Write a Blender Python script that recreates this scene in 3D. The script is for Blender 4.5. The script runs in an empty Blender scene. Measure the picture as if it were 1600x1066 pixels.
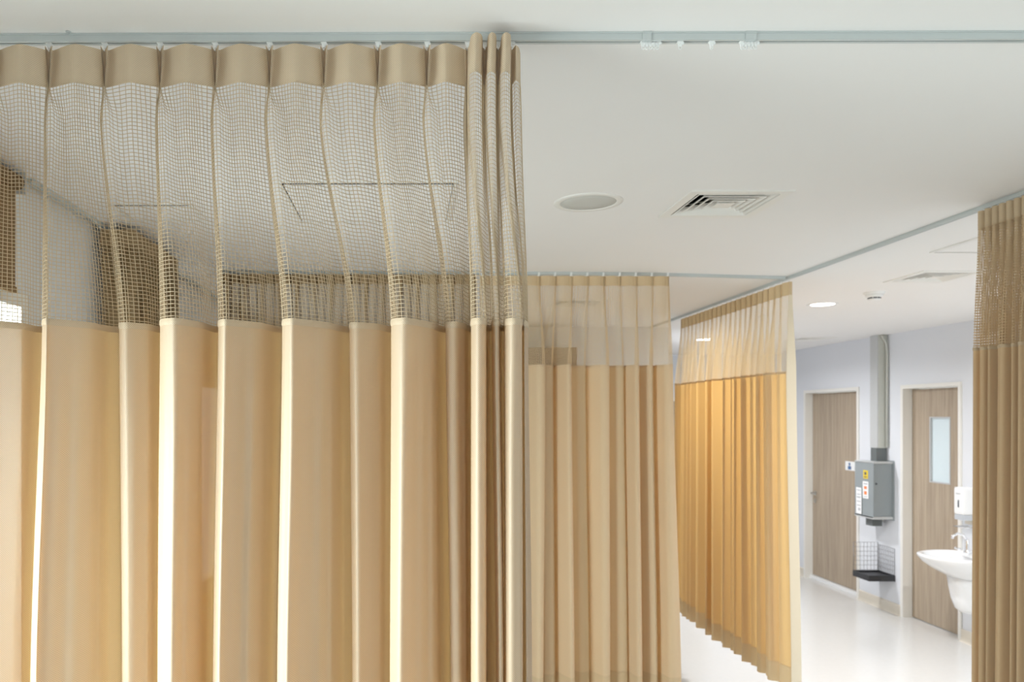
import bpy, bmesh, math, random
import numpy as np
from mathutils import Vector, Matrix

random.seed(7)
np.random.seed(7)
S = bpy.context.scene
COL = S.collection
PI = math.pi

# ------------------------------------------------------------------ camera
F = 1220.0                 # focal length in pixels of the 1600 wide frame
PX, PY = 635.0, 650.0      # principal point (shift lens: level camera, verticals stay vertical)
EYE = 1.87
CEIL = 2.65
cam = bpy.data.cameras.new('camera')
cam.sensor_fit = 'HORIZONTAL'
cam.sensor_width = 36.0
cam.lens = 36.0 * F / 1600.0
cam.shift_x = (800.0 - PX) / 1600.0
cam.shift_y = (PY - 533.0) / 1600.0
cam.clip_start = 0.05
cam.dof.use_dof = True
cam.dof.focus_distance = 1.55
cam.dof.aperture_fstop = 6.3
camo = bpy.data.objects.new('camera', cam)
camo.location = (0, 0, EYE)
camo.rotation_euler = (PI / 2, 0, 0)
COL.objects.link(camo)
S.camera = camo

# ------------------------------------------------------------------ world, lamps, exposure
S.view_settings.view_transform = 'Standard'
S.view_settings.look = 'None'
S.view_settings.gamma = 1.0
S.view_settings.use_curve_mapping = False
S.view_settings.exposure = 0.0
S.cycles.max_bounces = 10
S.cycles.diffuse_bounces = 6
S.cycles.transmission_bounces = 8
S.cycles.transparent_max_bounces = 24
S.cycles.sample_clamp_indirect = 6.0

wd = bpy.data.worlds.new('overcast_daylight')
S.world = wd
wd.use_nodes = True
bg = wd.node_tree.nodes['Background']
bg.inputs['Color'].default_value = (0.90, 0.97, 1.0, 1)
bg.inputs['Strength'].default_value = 2.0


def area(name, loc, rot, sx, sy, power, color, shape='RECTANGLE', spread=PI):
    l = bpy.data.lights.new(name, 'AREA')
    l.shape = shape
    l.size = sx
    if shape in ('RECTANGLE', 'ELLIPSE'):
        l.size_y = sy
    l.energy = power
    l.color = color
    l.spread = spread
    o = bpy.data.objects.new(name, l)
    o.location = loc
    o.rotation_euler = rot
    COL.objects.link(o)
    return o


WALL_L = -1.27
WALL_R = 4.62
DAY = (0.91, 0.98, 1.0)
# daylight just outside the panes of the windows
area('daylight_side_window', (WALL_L - 0.42, 0.72, 1.56), (0, -PI / 2 + 0.42, 0), 1.25, 1.30, 98, DAY, 'RECTANGLE', PI * 0.75)
area('daylight_bay_window', (WALL_L - 0.50, 1.85, 1.62), (0, -PI / 2 + 0.42, 0.75), 1.25, 0.95, 54, DAY, 'RECTANGLE', PI * 0.75)
area('added_second_bay_daylight', (WALL_L - 0.16, 5.5, 1.45), (0, -PI / 2, 0), 1.2, 1.3, 9, DAY)  # fill light of the added window, brightens the second bay
area('added_rear_daylight', (2.6, -2.97, 1.5), (PI / 2, 0, 0), 2.9, 1.35, 27, DAY)  # fill light of the added window behind the camera

# ------------------------------------------------------------------ materials


def newmat(name):
    m = bpy.data.materials.new(name)
    m.use_nodes = True
    nt = m.node_tree
    for n in list(nt.nodes):
        nt.nodes.remove(n)
    out = nt.nodes.new('ShaderNodeOutputMaterial')
    return m, nt, out


def pbr(name, color, rough=0.5, metal=0.0, noise=0.0, nscale=8.0, bump=0.0, bscale=200.0, spec=0.5, coat=0.0):
    m, nt, out = newmat(name)
    p = nt.nodes.new('ShaderNodeBsdfPrincipled')
    p.inputs['Base Color'].default_value = (*color, 1)
    p.inputs['Roughness'].default_value = rough
    p.inputs['Metallic'].default_value = metal
    p.inputs['Specular IOR Level'].default_value = spec
    p.inputs['Coat Weight'].default_value = coat
    nt.links.new(p.outputs[0], out.inputs[0])
    tc = nt.nodes.new('ShaderNodeTexCoord')
    if noise > 0:
        n = nt.nodes.new('ShaderNodeTexNoise')
        n.inputs['Scale'].default_value = nscale
        n.inputs['Detail'].default_value = 4
        nt.links.new(tc.outputs['Object'], n.inputs['Vector'])
        r = nt.nodes.new('ShaderNodeValToRGB')
        r.color_ramp.elements[0].color = (*[c * (1 - noise) for c in color], 1)
        r.color_ramp.elements[1].color = (*[min(1, c * (1 + noise)) for c in color], 1)
        nt.links.new(n.outputs['Fac'], r.inputs['Fac'])
        nt.links.new(r.outputs['Color'], p.inputs['Base Color'])
    if bump > 0:
        n2 = nt.nodes.new('ShaderNodeTexNoise')
        n2.inputs['Scale'].default_value = bscale
        nt.links.new(tc.outputs['Object'], n2.inputs['Vector'])
        b = nt.nodes.new('ShaderNodeBump')
        b.inputs['Strength'].default_value = bump
        b.inputs['Distance'].default_value = 0.002
        nt.links.new(n2.outputs['Fac'], b.inputs['Height'])
        nt.links.new(b.outputs['Normal'], p.inputs['Normal'])
    return m


def emit(name, color, strength):
    m, nt, out = newmat(name)
    e = nt.nodes.new('ShaderNodeEmission')
    e.inputs['Color'].default_value = (*color, 1)
    e.inputs['Strength'].default_value = strength
    nt.links.new(e.outputs[0], out.inputs[0])
    return m


def cloth(name, diff, trans, tmix, dots=0.0, pitch=0.0042, vary=0.05, sheen=0.0):
    """woven cloth: diffuse + translucent, staggered pin holes of the weave"""
    m, nt, out = newmat(name)
    N, L = nt.nodes.new, nt.links.new
    d = N('ShaderNodeBsdfDiffuse')
    d.inputs['Color'].default_value = (*diff, 1)
    t = N('ShaderNodeBsdfTranslucent')
    t.inputs['Color'].default_value = (*trans, 1)
    mx = N('ShaderNodeMixShader')
    mx.inputs[0].default_value = tmix
    L(d.outputs[0], mx.inputs[1])
    L(t.outputs[0], mx.inputs[2])
    uv = N('ShaderNodeUVMap')
    # slubs of the yarn: fine horizontal / vertical streaks
    mp = N('ShaderNodeMapping')
    mp.inputs['Scale'].default_value = (60, 900, 1)
    L(uv.outputs[0], mp.inputs['Vector'])
    nz = N('ShaderNodeTexNoise')
    nz.inputs['Scale'].default_value = 1.0
    nz.inputs['Detail'].default_value = 3
    L(mp.outputs[0], nz.inputs['Vector'])
    rp = N('ShaderNodeValToRGB')
    rp.color_ramp.elements[0].color = (*[c * (1 - vary) for c in diff], 1)
    rp.color_ramp.elements[1].color = (*[min(1, c * (1 + vary)) for c in diff], 1)
    L(nz.outputs['Fac'], rp.inputs['Fac'])
    L(rp.outputs[0], d.inputs['Color'])
    last = mx.outputs[0]
    if dots > 0:
        sx = N('ShaderNodeSeparateXYZ')
        L(uv.outputs[0], sx.inputs[0])
        k = 2 * PI / pitch

        def sn(sock, kk):
            a = N('ShaderNodeMath'); a.operation = 'MULTIPLY'
            a.inputs[1].default_value = kk
            L(sock, a.inputs[0])
            b = N('ShaderNodeMath'); b.operation = 'SINE'
            L(a.outputs[0], b.inputs[0])
            return b.outputs[0]
        mu = N('ShaderNodeMath'); mu.operation = 'MULTIPLY'
        L(sn(sx.outputs[0], k), mu.inputs[0])
        L(sn(sx.outputs[1], k), mu.inputs[1])
        mr = N('ShaderNodeMapRange')
        mr.inputs[1].default_value = 0.35
        mr.inputs[2].default_value = 0.75
        mr.inputs[3].default_value = 0.0
        mr.inputs[4].default_value = dots
        L(mu.outputs[0], mr.inputs[0])
        tr = N('ShaderNodeBsdfTransparent')
        m2 = N('ShaderNodeMixShader')
        L(mr.outputs[0], m2.inputs[0])
        L(last, m2.inputs[1])
        L(tr.outputs[0], m2.inputs[2])
        last = m2.outputs[0]
        bp = N('ShaderNodeBump')
        bp.inputs['Strength'].default_value = 0.35
        bp.inputs['Distance'].default_value = 0.0006
        bp.invert = True
        L(mu.outputs[0], bp.inputs['Height'])
        L(bp.outputs[0], d.inputs['Normal'])
    if sheen > 0:
        g = N('ShaderNodeBsdfGlossy')
        g.inputs['Roughness'].default_value = 0.6
        m3 = N('ShaderNodeMixShader')
        m3.inputs[0].default_value = sheen
        L(last, m3.inputs[1])
        L(g.outputs[0], m3.inputs[2])
        last = m3.outputs[0]
    L(last, out.inputs[0])
    return m


def wood(name, c1, c2):
    m, nt, out = newmat(name)
    N, L = nt.nodes.new, nt.links.new
    p = N('ShaderNodeBsdfPrincipled')
    p.inputs['Roughness'].default_value = 0.45
    tc = N('ShaderNodeTexCoord')
    mp = N('ShaderNodeMapping')
    mp.inputs['Scale'].default_value = (26, 26, 0.9)
    L(tc.outputs['Object'], mp.inputs['Vector'])
    n = N('ShaderNodeTexNoise')
    n.inputs['Scale'].default_value = 1.6
    n.inputs['Detail'].default_value = 7
    n.inputs['Roughness'].default_value = 0.65
    L(mp.outputs[0], n.inputs['Vector'])
    r = N('ShaderNodeValToRGB')
    r.color_ramp.elements[0].position = 0.3
    r.color_ramp.elements[1].position = 0.7
    r.color_ramp.elements[0].color = (*c1, 1)
    r.color_ramp.elements[1].color = (*c2, 1)
    L(n.outputs['Fac'], r.inputs['Fac'])
    L(r.outputs[0], p.inputs['Base Color'])
    L(p.outputs[0], out.inputs[0])
    return m


def glass(name, tint, gloss=0.06, clear=0.94):
    m, nt, out = newmat(name)
    N, L = nt.nodes.new, nt.links.new
    t = N('ShaderNodeBsdfTransparent')
    t.inputs['Color'].default_value = (*tint, 1)
    g = N('ShaderNodeBsdfGlossy')
    g.inputs['Roughness'].default_value = 0.02
    mx = N('ShaderNodeMixShader')
    mx.inputs[0].default_value = gloss
    L(t.outputs[0], mx.inputs[1])
    L(g.outputs[0], mx.inputs[2])
    L(mx.outputs[0], out.inputs[0])
    return m


M = dict(
    ceiling=pbr('ceiling_paint', (0.825, 0.815, 0.80), 0.9, noise=0.012, nscale=2.0, bump=0.05, bscale=60),
    wall=pbr('wall_paint_cool', (0.705, 0.725, 0.762), 0.7, noise=0.015, nscale=2.0, bump=0.05, bscale=90),
    wallw=pbr('wall_paint_grey', (0.70, 0.70, 0.69), 0.75, noise=0.015, nscale=2.0, bump=0.05, bscale=90),
    floor=pbr('vinyl_floor', (0.63, 0.625, 0.61), 0.18, noise=0.03, nscale=25.0, spec=0.5),
    skirt=pbr('cove_skirting', (0.68, 0.63, 0.54), 0.4, noise=0.02),
    frame=pbr('cream_frame', (0.78, 0.765, 0.72), 0.4, noise=0.01),
    wood=wood('oak_laminate', (0.305, 0.238, 0.172), (0.465, 0.382, 0.288)),
    walnut=wood('brown_laminate', (0.16, 0.10, 0.055), (0.26, 0.17, 0.10)),
    track=pbr('track_enamel', (0.53, 0.565, 0.56), 0.35, noise=0.01, spec=0.5),
    nylon=pbr('white_nylon', (0.80, 0.81, 0.80), 0.4, noise=0.01),
    steel=pbr('brushed_steel', (0.55, 0.54, 0.52), 0.3, 1.0, noise=0.03),
    chrome=pbr('chrome', (0.85, 0.86, 0.88), 0.08, 1.0),
    greymet=pbr('grey_powder_coat', (0.27, 0.30, 0.31), 0.45, noise=0.02),
    greydark=pbr('dark_grey_fitting', (0.13, 0.145, 0.145), 0.5, noise=0.02),
    greylite=pbr('light_grey_edge', (0.50, 0.51, 0.51), 0.45, noise=0.02),
    trunk=pbr('grey_green_trunking', (0.56, 0.57, 0.52), 0.4, noise=0.02),
    black=pbr('black_plastic', (0.025, 0.026, 0.03), 0.45, noise=0.03),
    wire=pbr('grey_wire', (0.22, 0.22, 0.23), 0.4, 0.6),
    white=pbr('white_plastic', (0.84, 0.85, 0.85), 0.3, noise=0.01),
    ceramic=pbr('white_ceramic', (0.86, 0.87, 0.88), 0.08, noise=0.005, spec=0.6, coat=0.3),
    vent=pbr('vent_enamel', (0.80, 0.79, 0.755), 0.5, noise=0.01),
    duct=pbr('duct_black', (0.012, 0.012, 0.013), 0.9),
    grille=pbr('speaker_grille', (0.58, 0.58, 0.545), 0.8, bump=0.4, bscale=900),
    yellow=pbr('yellow_label', (0.75, 0.55, 0.03), 0.5),
    paper=pbr('paper_label', (0.82, 0.83, 0.84), 0.6),
    ink=pbr('dark_print', (0.08, 0.09, 0.11), 0.6),
    inkgrey=pbr('grey_print', (0.45, 0.46, 0.48), 0.6),
    orange=pbr('orange_print', (0.75, 0.22, 0.06), 0.6),
    blue=pbr('blue_print', (0.05, 0.13, 0.30), 0.6),
    lens=pbr('grey_lens', (0.50, 0.53, 0.57), 0.3),
    frosted=pbr('frosted_pane', (0.66, 0.76, 0.80), 0.18, noise=0.02, nscale=3, spec=0.6),
    pane=glass('window_glass', (0.97, 0.99, 0.98)),
    lamp=emit('lamp_diffuser', (1.0, 0.98, 0.95), 14.0),
    cloth=cloth('beige_weave', (0.71, 0.56, 0.385), (0.76, 0.49, 0.19), 0.38, dots=0.30, sheen=0.10),
    cloth_far=cloth('beige_weave_plain', (0.70, 0.555, 0.37), (0.80, 0.50, 0.16), 0.46),
    double=cloth('beige_weave_double', (0.66, 0.53, 0.375), (0.62, 0.44, 0.22), 0.16, dots=0.32, sheen=0.04),
    double_far=cloth('beige_weave_double_plain', (0.67, 0.53, 0.35), (0.70, 0.48, 0.22), 0.26),
    thread=cloth('beige_netting', (0.72, 0.60, 0.43), (0.72, 0.55, 0.30), 0.28),
    cloth_cream=cloth('beige_weave_mid', (0.75, 0.61, 0.425), (0.76, 0.50, 0.20), 0.34),
    cloth_tan=cloth('tan_weave', (0.63, 0.47, 0.30), (0.64, 0.42, 0.18), 0.30),
    double_tan=cloth('tan_weave_double', (0.56, 0.44, 0.30), (0.5, 0.35, 0.18), 0.15),
    thread_tan=cloth('tan_netting', (0.58, 0.45, 0.30), (0.6, 0.43, 0.22), 0.32),
    thread_far=cloth('beige_netting_far', (0.76, 0.64, 0.46), (0.82, 0.64, 0.38), 0.45),
    thread_brown=cloth('brown_netting', (0.42, 0.31, 0.18), (0.40, 0.28, 0.14), 0.25),
    cloth_brown=cloth('brown_weave', (0.45, 0.33, 0.20), (0.45, 0.30, 0.14), 0.3),
    double_brown=cloth('brown_weave_double', (0.36, 0.26, 0.15), (0.3, 0.2, 0.1), 0.1),
    edge=cloth('lit_edge_weave', (0.82, 0.72, 0.56), (0.7, 0.55, 0.35), 0.12),  # paler copy of the curtain weave, light on the leading edge painted in
    brown=cloth('brown_blind', (0.30, 0.20, 0.11), (0.3, 0.2, 0.1), 0.15),
)

# ------------------------------------------------------------------ object helpers


def link(name, me, mat, parent=None, smooth=False):
    o = bpy.data.objects.new(name, me)
    if mat is not None and len(me.materials) == 0:
        me.materials.append(mat)
    COL.objects.link(o)
    if parent is not None:
        o.parent = parent
    if smooth:
        me.polygons.foreach_set('use_smooth', [True] * len(me.polygons))
    return o


def obj(name, bm, mat, parent=None, smooth=False):
    bmesh.ops.recalc_face_normals(bm, faces=bm.faces)
    me = bpy.data.meshes.new(name)
    bm.to_mesh(me)
    bm.free()
    return link(name, me, mat, parent, smooth)


def tag(o, label=None, cat=None, group=None, kind=None):
    if label: o['label'] = label
    if cat: o['category'] = cat
    if group: o['group'] = group
    if kind: o['kind'] = kind
    return o


def empty(name, loc, label=None, cat=None, group=None, kind=None):
    o = bpy.data.objects.new(name, None)
    o.empty_display_size = 0.05
    o.location = loc
    COL.objects.link(o)
    return tag(o, label, cat, group, kind)


def box(bm, x0, x1, y0, y1, z0, z1, bev=0.0):
    r = bmesh.ops.create_cube(bm, size=1.0)
    vs = r['verts']
    for v in vs:
        v.co = Vector(((x0 + x1) / 2 + v.co.x * (x1 - x0), (y0 + y1) / 2 + v.co.y * (y1 - y0), (z0 + z1) / 2 + v.co.z * (z1 - z0)))
    if bev > 0:
        es = list({e for v in vs for e in v.link_edges})
        bmesh.ops.bevel(bm, geom=es, offset=bev, segments=2, affect='EDGES', profile=0.7)
    return bm


def bx(x0, x1, y0, y1, z0, z1, bev=0.0):
    return box(bmesh.new(), x0, x1, y0, y1, z0, z1, bev)


def lathe(bm, prof, seg=32, center=(0, 0, 0), axis='Z', close=True):
    rings = []
    c = Vector(center)
    for r, z in prof:
        ring = []
        for i in range(seg):
            a = 2 * PI * i / seg
            p = Vector((r * math.cos(a), r * math.sin(a), z))
            if axis == 'X':
                p = Vector((p.z, p.x, p.y))
            elif axis == 'Y':
                p = Vector((p.x, p.z, p.y))
            ring.append(bm.verts.new(p + c))
        rings.append(ring)
    for a, b in zip(rings, rings[1:]):
        for i in range(seg):
            j = (i + 1) % seg
            bm.faces.new((a[i], a[j], b[j], b[i]))
    if close:
        bm.faces.new(rings[0])
        bm.faces.new(rings[-1])
    return bm


def tube(bm, pts, r, seg=8, caps=True):
    pts = [Vector(p) for p in pts]
    rings = []
    for i, p in enumerate(pts):
        d = (pts[min(i + 1, len(pts) - 1)] - pts[max(i - 1, 0)]).normalized()
        u = d.cross(Vector((0, 0, 1)))
        if u.length < 1e-4:
            u = Vector((1, 0, 0))
        u.normalize()
        w = d.cross(u)
        rr = r[i] if isinstance(r, (list, tuple)) else r
        rings.append([bm.verts.new(p + (u * math.cos(2 * PI * k / seg) + w * math.sin(2 * PI * k / seg)) * rr) for k in range(seg)])
    for a, b in zip(rings, rings[1:]):
        for k in range(seg):
            j = (k + 1) % seg
            bm.faces.new((a[k], a[j], b[j], b[k]))
    if caps:
        bm.faces.new(rings[0])
        bm.faces.new(rings[-1])
    return bm


def slab_with_holes(us, vs, holes, place, thick):
    """one connected slab on the grid us x vs minus holes; place(u, v, w) gives a point, w runs 0..thick"""
    us = sorted(set(us + [h[0] for h in holes] + [h[1] for h in holes]))
    vs = sorted(set(vs + [h[2] for h in holes] + [h[3] for h in holes]))
    bm = bmesh.new()
    nu, nv = len(us), len(vs)
    V = {}

    def vert(i, j, k):
        if (i, j, k) not in V:
            V[(i, j, k)] = bm.verts.new(place(us[i], vs[j], thick * k))
        return V[(i, j, k)]

    def solid(i, j):
        if i < 0 or j < 0 or i >= nu - 1 or j >= nv - 1:
            return False
        cu, cv = (us[i] + us[i + 1]) / 2, (vs[j] + vs[j + 1]) / 2
        return not any(h[0] < cu < h[1] and h[2] < cv < h[3] for h in holes)
    for i in range(nu - 1):
        for j in range(nv - 1):
            if not solid(i, j):
                continue
            for k in (0, 1):
                bm.faces.new((vert(i, j, k), vert(i + 1, j, k), vert(i + 1, j + 1, k), vert(i, j + 1, k)))
            for (di, dj, a, b) in ((-1, 0, (i, j), (i, j + 1)), (1, 0, (i + 1, j), (i + 1, j + 1)), (0, -1, (i, j), (i + 1, j)), (0, 1, (i, j + 1), (i + 1, j + 1))):
                if not solid(i + di, j + dj):
                    bm.faces.new((vert(*a, 0), vert(*b, 0), vert(*b, 1), vert(*a, 1)))
    return bm


# ------------------------------------------------------------------ the setting
# ceiling outlets (x0, x1, y0, y1): holes in the ceiling
def at_ceiling(px, py, drop=0.0):
    Y = F * (CEIL - drop - EYE) / (PY - py)
    return (px - PX) * Y / F, Y


VENTS = [
    (0.985, 0.36, 2.695, 'square four-way ceiling vent with black slots, centre of the bay ceiling'),
    (2.775, 0.36, 4.19, 'square ceiling vent in the corridor ceiling beside the right curtain'),
    (1.00, 0.36, 5.22, 'square ceiling vent seen through the netting of the second curtain'),
    (3.90, 0.36, 7.72, 'farthest ceiling vent, in the corridor ceiling near the left door'),
]
vh = [(x + 0.03, x + s - 0.03, y + 0.03, y + s - 0.03) for x, s, y, _ in VENTS]
bm = slab_with_holes([-1.5, 5.0], [-3.2, 10.2], vh, lambda u, v, w: (u, v, CEIL + w), 0.12)
tag(obj('ceiling', bm, M['ceiling']), kind='structure')
tag(obj('floor', bx(-1.5, 5.0, -3.2, 10.2, -0.1, 0.0), M['floor']), kind='structure')
WIN = [(1.60, 2.63, 0.85, 2.275), (0.12, 1.33, 0.80, 2.08), (4.85, 6.15, 0.75, 2.10)]
bm = slab_with_holes([-3.2, 6.97], [0, CEIL], WIN, lambda u, v, w: (WALL_L - w, u, v), 0.14)
tag(obj('wall_left', bm, M['wallw']), kind='structure')
DOORS = [(7.96, 9.06, 0.0, 2.165), (6.49, 7.285, 0.0, 2.155)]
bm = slab_with_holes([-3.2, 10.12], [-0.0, CEIL], DOORS, lambda u, v, w: (WALL_R + w, u, v), 0.16)
tag(obj('wall_right', bm, M['wall']), kind='structure')
REAR = [(1.1, 4.1, 0.8, 2.25)]
bm = slab_with_holes([WALL_L, WALL_R], [0, CEIL], REAR, lambda u, v, w: (u, -2.85 - w, v), 0.14)
tag(obj('wall_back', bm, M['wallw']), kind='structure')
tag(obj('wall_front', bx(WALL_L, 2.30, 6.85, 6.97, 0, CEIL), M['wallw']), kind='structure')
tag(obj('wall_middle', bx(2.18, 2.30, 6.97, 10.0, 0, CEIL), M['wall']), kind='structure')
tag(obj('wall_far', bx(2.18, WALL_R, 10.0, 10.12, 0, CEIL), M['wall']), kind='structure')


def window_x(name, y0, y1, z0, z1, X0=WALL_L - 0.10, X1=WALL_L - 0.04):
    """window in the left wall, frame with a mullion, pane set in it"""
    w = empty(name, (WALL_L, (y0 + y1) / 2, z0), kind='structure')
    f = bmesh.new()
    t = 0.045
    bm2 = slab_with_holes([y0, y1], [z0, z1], [(y0 + t, y1 - t, z0 + t, z1 - t)], lambda u, v, ww: (X0 + ww, u, v), X1 - X0)
    f.free()
    o = obj('window_frame', bm2, M['frame']); o.parent = w
    o.matrix_parent_inverse = Matrix.Translation(w.location).inverted()
    o = obj('pane', bx(X0 + 0.025, X0 + 0.031, y0 + t, y1 - t, z0 + t, z1 - t), M['pane']); o.parent = w
    o.matrix_parent_inverse = Matrix.Translation(w.location).inverted()
    return w


def put(o, root):
    """parent while the mesh stays in world coordinates"""
    o.parent = root
    o.matrix_parent_inverse = Matrix.Translation(root.location).inverted()
    return o


window_x('window_1', *WIN[0], WALL_L - 0.055, WALL_L - 0.005)
window_x('window_2', *WIN[1])
window_x('added_bay_window', *WIN[2])  # unseen window, added to light the second bay
w = empty('added_rear_window', (2.6, -2.85, 0.8), kind='structure')  # unseen window behind the camera, added for fill light
bm = slab_with_holes([1.1, 4.1], [0.8, 2.25], [(1.15, 2.57, 0.85, 2.2), (2.63, 4.05, 0.85, 2.2)], lambda u, v, ww: (u, -2.93 + ww, v), 0.06)
put(obj('window_frame', bm, M['frame']), w)
for a, b in ((1.15, 2.57), (2.63, 4.05)):
    put(obj('pane', bx(a, b, -2.905, -2.899, 0.85, 2.2), M['pane']), w)


# doors in the right wall
def door(name, y0, y1, top, far_lip, near_lip, glazed):
    d = empty(name, (WALL_R, (y0 + y1) / 2, 0), kind='structure')
    t = 0.035
    bm = slab_with_holes([y0, y1], [0.0, top], [(y0 + t, y1 - t, -1, top - t)], lambda u, v, ww: (WALL_R - 0.012 + ww, u, v), 0.15)
    put(obj('door_frame', bm, M['frame']), d)
    # slim stop bead on the face of the frame
    L0, L1 = WALL_R + 0.075, WALL_R + 0.12
    a, b, c = y0 + t + 0.003, y1 - t - 0.003, top - t - 0.004
    if glazed:
        gl = (6.735, 7.005, 1.275, 1.862)
        bm = slab_with_holes([a, b], [0.008, c], [gl], lambda u, v, ww: (L0 + ww, u, v), L1 - L0)
        put(obj('door_leaf', bm, M['wood']), d)
        bm = slab_with_holes([gl[0], gl[1]], [gl[2], gl[3]], [(gl[0] + 0.012, gl[1] - 0.012, gl[2] + 0.012, gl[3] - 0.012)], lambda u, v, ww: (L0 - 0.004 + ww, u, v), 0.045)
        put(obj('glazing_bead', bm, M['greylite']), d)
        put(obj('frosted_pane', bx(L0 + 0.014, L0 + 0.022, gl[0] + 0.012, gl[1] - 0.012, gl[2] + 0.012, gl[3] - 0.012), M['frosted']), d)
    else:
        leaf = put(obj('door_leaf', bx(L0, L1, a, b, 0.042, c, 0.002), M['wood']), d)
        put(obj('light_gap_strip', bx(L0 - 0.03, L1, y0 + t, y1 - t, 0.0, 0.036, 0.003), M['white']), d)  # white strip painted in for light leaking under the door
        # lever handle near the far edge
        bm = lathe(bmesh.new(), [(0.025, 0.0), (0.025, -0.008), (0.012, -0.012), (0.010, -0.05)], 20, (L0, b - 0.06, 0.985), 'X')
        h = put(obj('handle', bm, M['steel'], smooth=False), d)
        bm = tube(bmesh.new(), [(L0 - 0.045, b - 0.055, 0.985), (L0 - 0.05, b - 0.10, 0.985), (L0 - 0.05, b - 0.165, 0.98)], 0.009, 10)
        put(obj('lever', bm, M['steel'], smooth=True), h)
        h.matrix_parent_inverse = Matrix.Translation(d.location).inverted()
        h.children[0].matrix_parent_inverse = Matrix.Identity(4)
        bm = lathe(bmesh.new(), [(0.024, 0.0), (0.024, -0.008), (0.009, -0.012), (0.008, -0.02)], 20, (L0, b - 0.06, 0.895), 'X')
        put(obj('lock_rose', bm, M['steel']), d)
    return d


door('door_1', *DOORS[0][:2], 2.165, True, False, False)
door('door_2', *DOORS[1][:2], 2.155, True, True, True)
d3 = empty('door_3', (3.35, 10.0, 0), kind='structure')
bm = slab_with_holes([2.85, 3.85], [0.0, 2.1], [(2.89, 3.81, -1, 2.06)], lambda u, v, ww: (u, 9.955 + ww, v), 0.05)
put(obj('door_frame', bm, M['frame']), d3)
put(obj('door_leaf', bx(2.893, 3.807, 9.97, 10.0, 0.008, 2.056), M['wood']), d3)

# coved skirting between the doors and beyond
for nm, a, b in (('baseboard_right', 7.285, 7.96), ('baseboard_right_far', 9.06, 10.0), ('baseboard_right_near', 2.0, 6.49)):
    bm = bmesh.new()
    prof = [(0.0, 0.0), (-0.03, 0.0), (-0.022, 0.004), (-0.014, 0.014), (-0.010, 0.03), (-0.010, 0.095), (-0.006, 0.10), (0.0, 0.10)]
    r0 = [bm.verts.new((WALL_R + x, a, z)) for x, z in prof]
    r1 = [bm.verts.new((WALL_R + x, b, z)) for x, z in prof]
    n = len(prof)
    for i in range(n):
        bm.faces.new((r0[i], r0[(i + 1) % n], r1[(i + 1) % n], r1[i]))
    bm.faces.new(r0); bm.faces.new(r1)
    tag(obj(nm, bm, M['skirt']), kind='structure')
tag(obj('trim_1', bx(WALL_R - 0.008, WALL_R, 5.3, 6.45, 0.98, 1.025, 0.002), M['skirt']), kind='structure')


# ------------------------------------------------------------------ ceiling vents, panels, lamps
def vent(x, s, y, label, detail):
    v = empty('ceiling_vent', (x + s / 2, y + s / 2, CEIL), label, 'vent')
    h = s / 2

    def ring(bm, pts):
        # concentric square rings given as (half size, z)
        loops = [[bm.verts.new((sx * a, sy * a, z)) for sx, sy in ((-1, -1), (1, -1), (1, 1), (-1, 1))] for a, z in pts]
        n = len(loops)
        for i in range(n):
            A, B = loops[i], loops[(i + 1) % n]
            for k in range(4):
                j = (k + 1) % 4
                bm.faces.new((A[k], A[j], B[j], B[k]))
        return bm
    obj('vent_frame', ring(bmesh.new(), [(h, 0.0), (h, -0.003), (h - 0.002, -0.005), (h - 0.034, -0.005), (h - 0.036, -0.003), (h - 0.036, 0.03), (h - 0.031, 0.03), (h - 0.031, 0.0)]), M['vent'], v)
    bm = ring(bmesh.new(), [(h - 0.032, 0.0301), (h - 0.032, 0.12), (h - 0.035, 0.12), (h - 0.035, 0.0301)])
    vs = [bm.verts.new((a * (h - 0.035), b * (h - 0.035), 0.119)) for a, b in ((-1, -1), (1, -1), (1, 1), (-1, 1))]
    bm.faces.new(vs)
    obj('duct', bm, M['duct'], v)
    nr = 4
    b0 = h - 0.040
    step = 0.027
    for k in range(nr):
        b = b0 - k * step
        zb, zt = -0.004, 0.020
        obj('louvre', ring(bmesh.new(), [(b, zb), (b - 0.027, zt), (b - 0.030, zt), (b - 0.0040, zb - 0.001)]), M['vent'], v)
    c = b0 - nr * step - 0.0
    bm = bmesh.new()
    lo = [bm.verts.new((a * c, q * c, -0.006)) for a, q in ((-1, -1), (1, -1), (1, 1), (-1, 1))]
    hi = [bm.verts.new((a * (c - 0.012), q * (c - 0.012), 0.012)) for a, q in ((-1, -1), (1, -1), (1, 1), (-1, 1))]
    bm.faces.new(lo); bm.faces.new(hi)
    for k in range(4):
        j = (k + 1) % 4
        bm.faces.new((lo[k], lo[j], hi[j], hi[k]))
    obj('centre_plate', bm, M['vent'], v)
    # crossing stays that carry the louvres
    bm = bmesh.new()
    tube(bm, [(-(h - 0.036), -(h - 0.036), 0.02), (h - 0.036, h - 0.036, 0.02)], 0.0015, 6)
    obj('stay', bm, M['vent'], v)
    bm = bmesh.new()
    tube(bm, [((h - 0.036), -(h - 0.036), 0.0235), (-(h - 0.036), h - 0.036, 0.0235)], 0.0015, 6)
    obj('stay', bm, M['vent'], v)
    return v


for i, a in enumerate(VENTS):
    vent(*a, i == 0)

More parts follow.
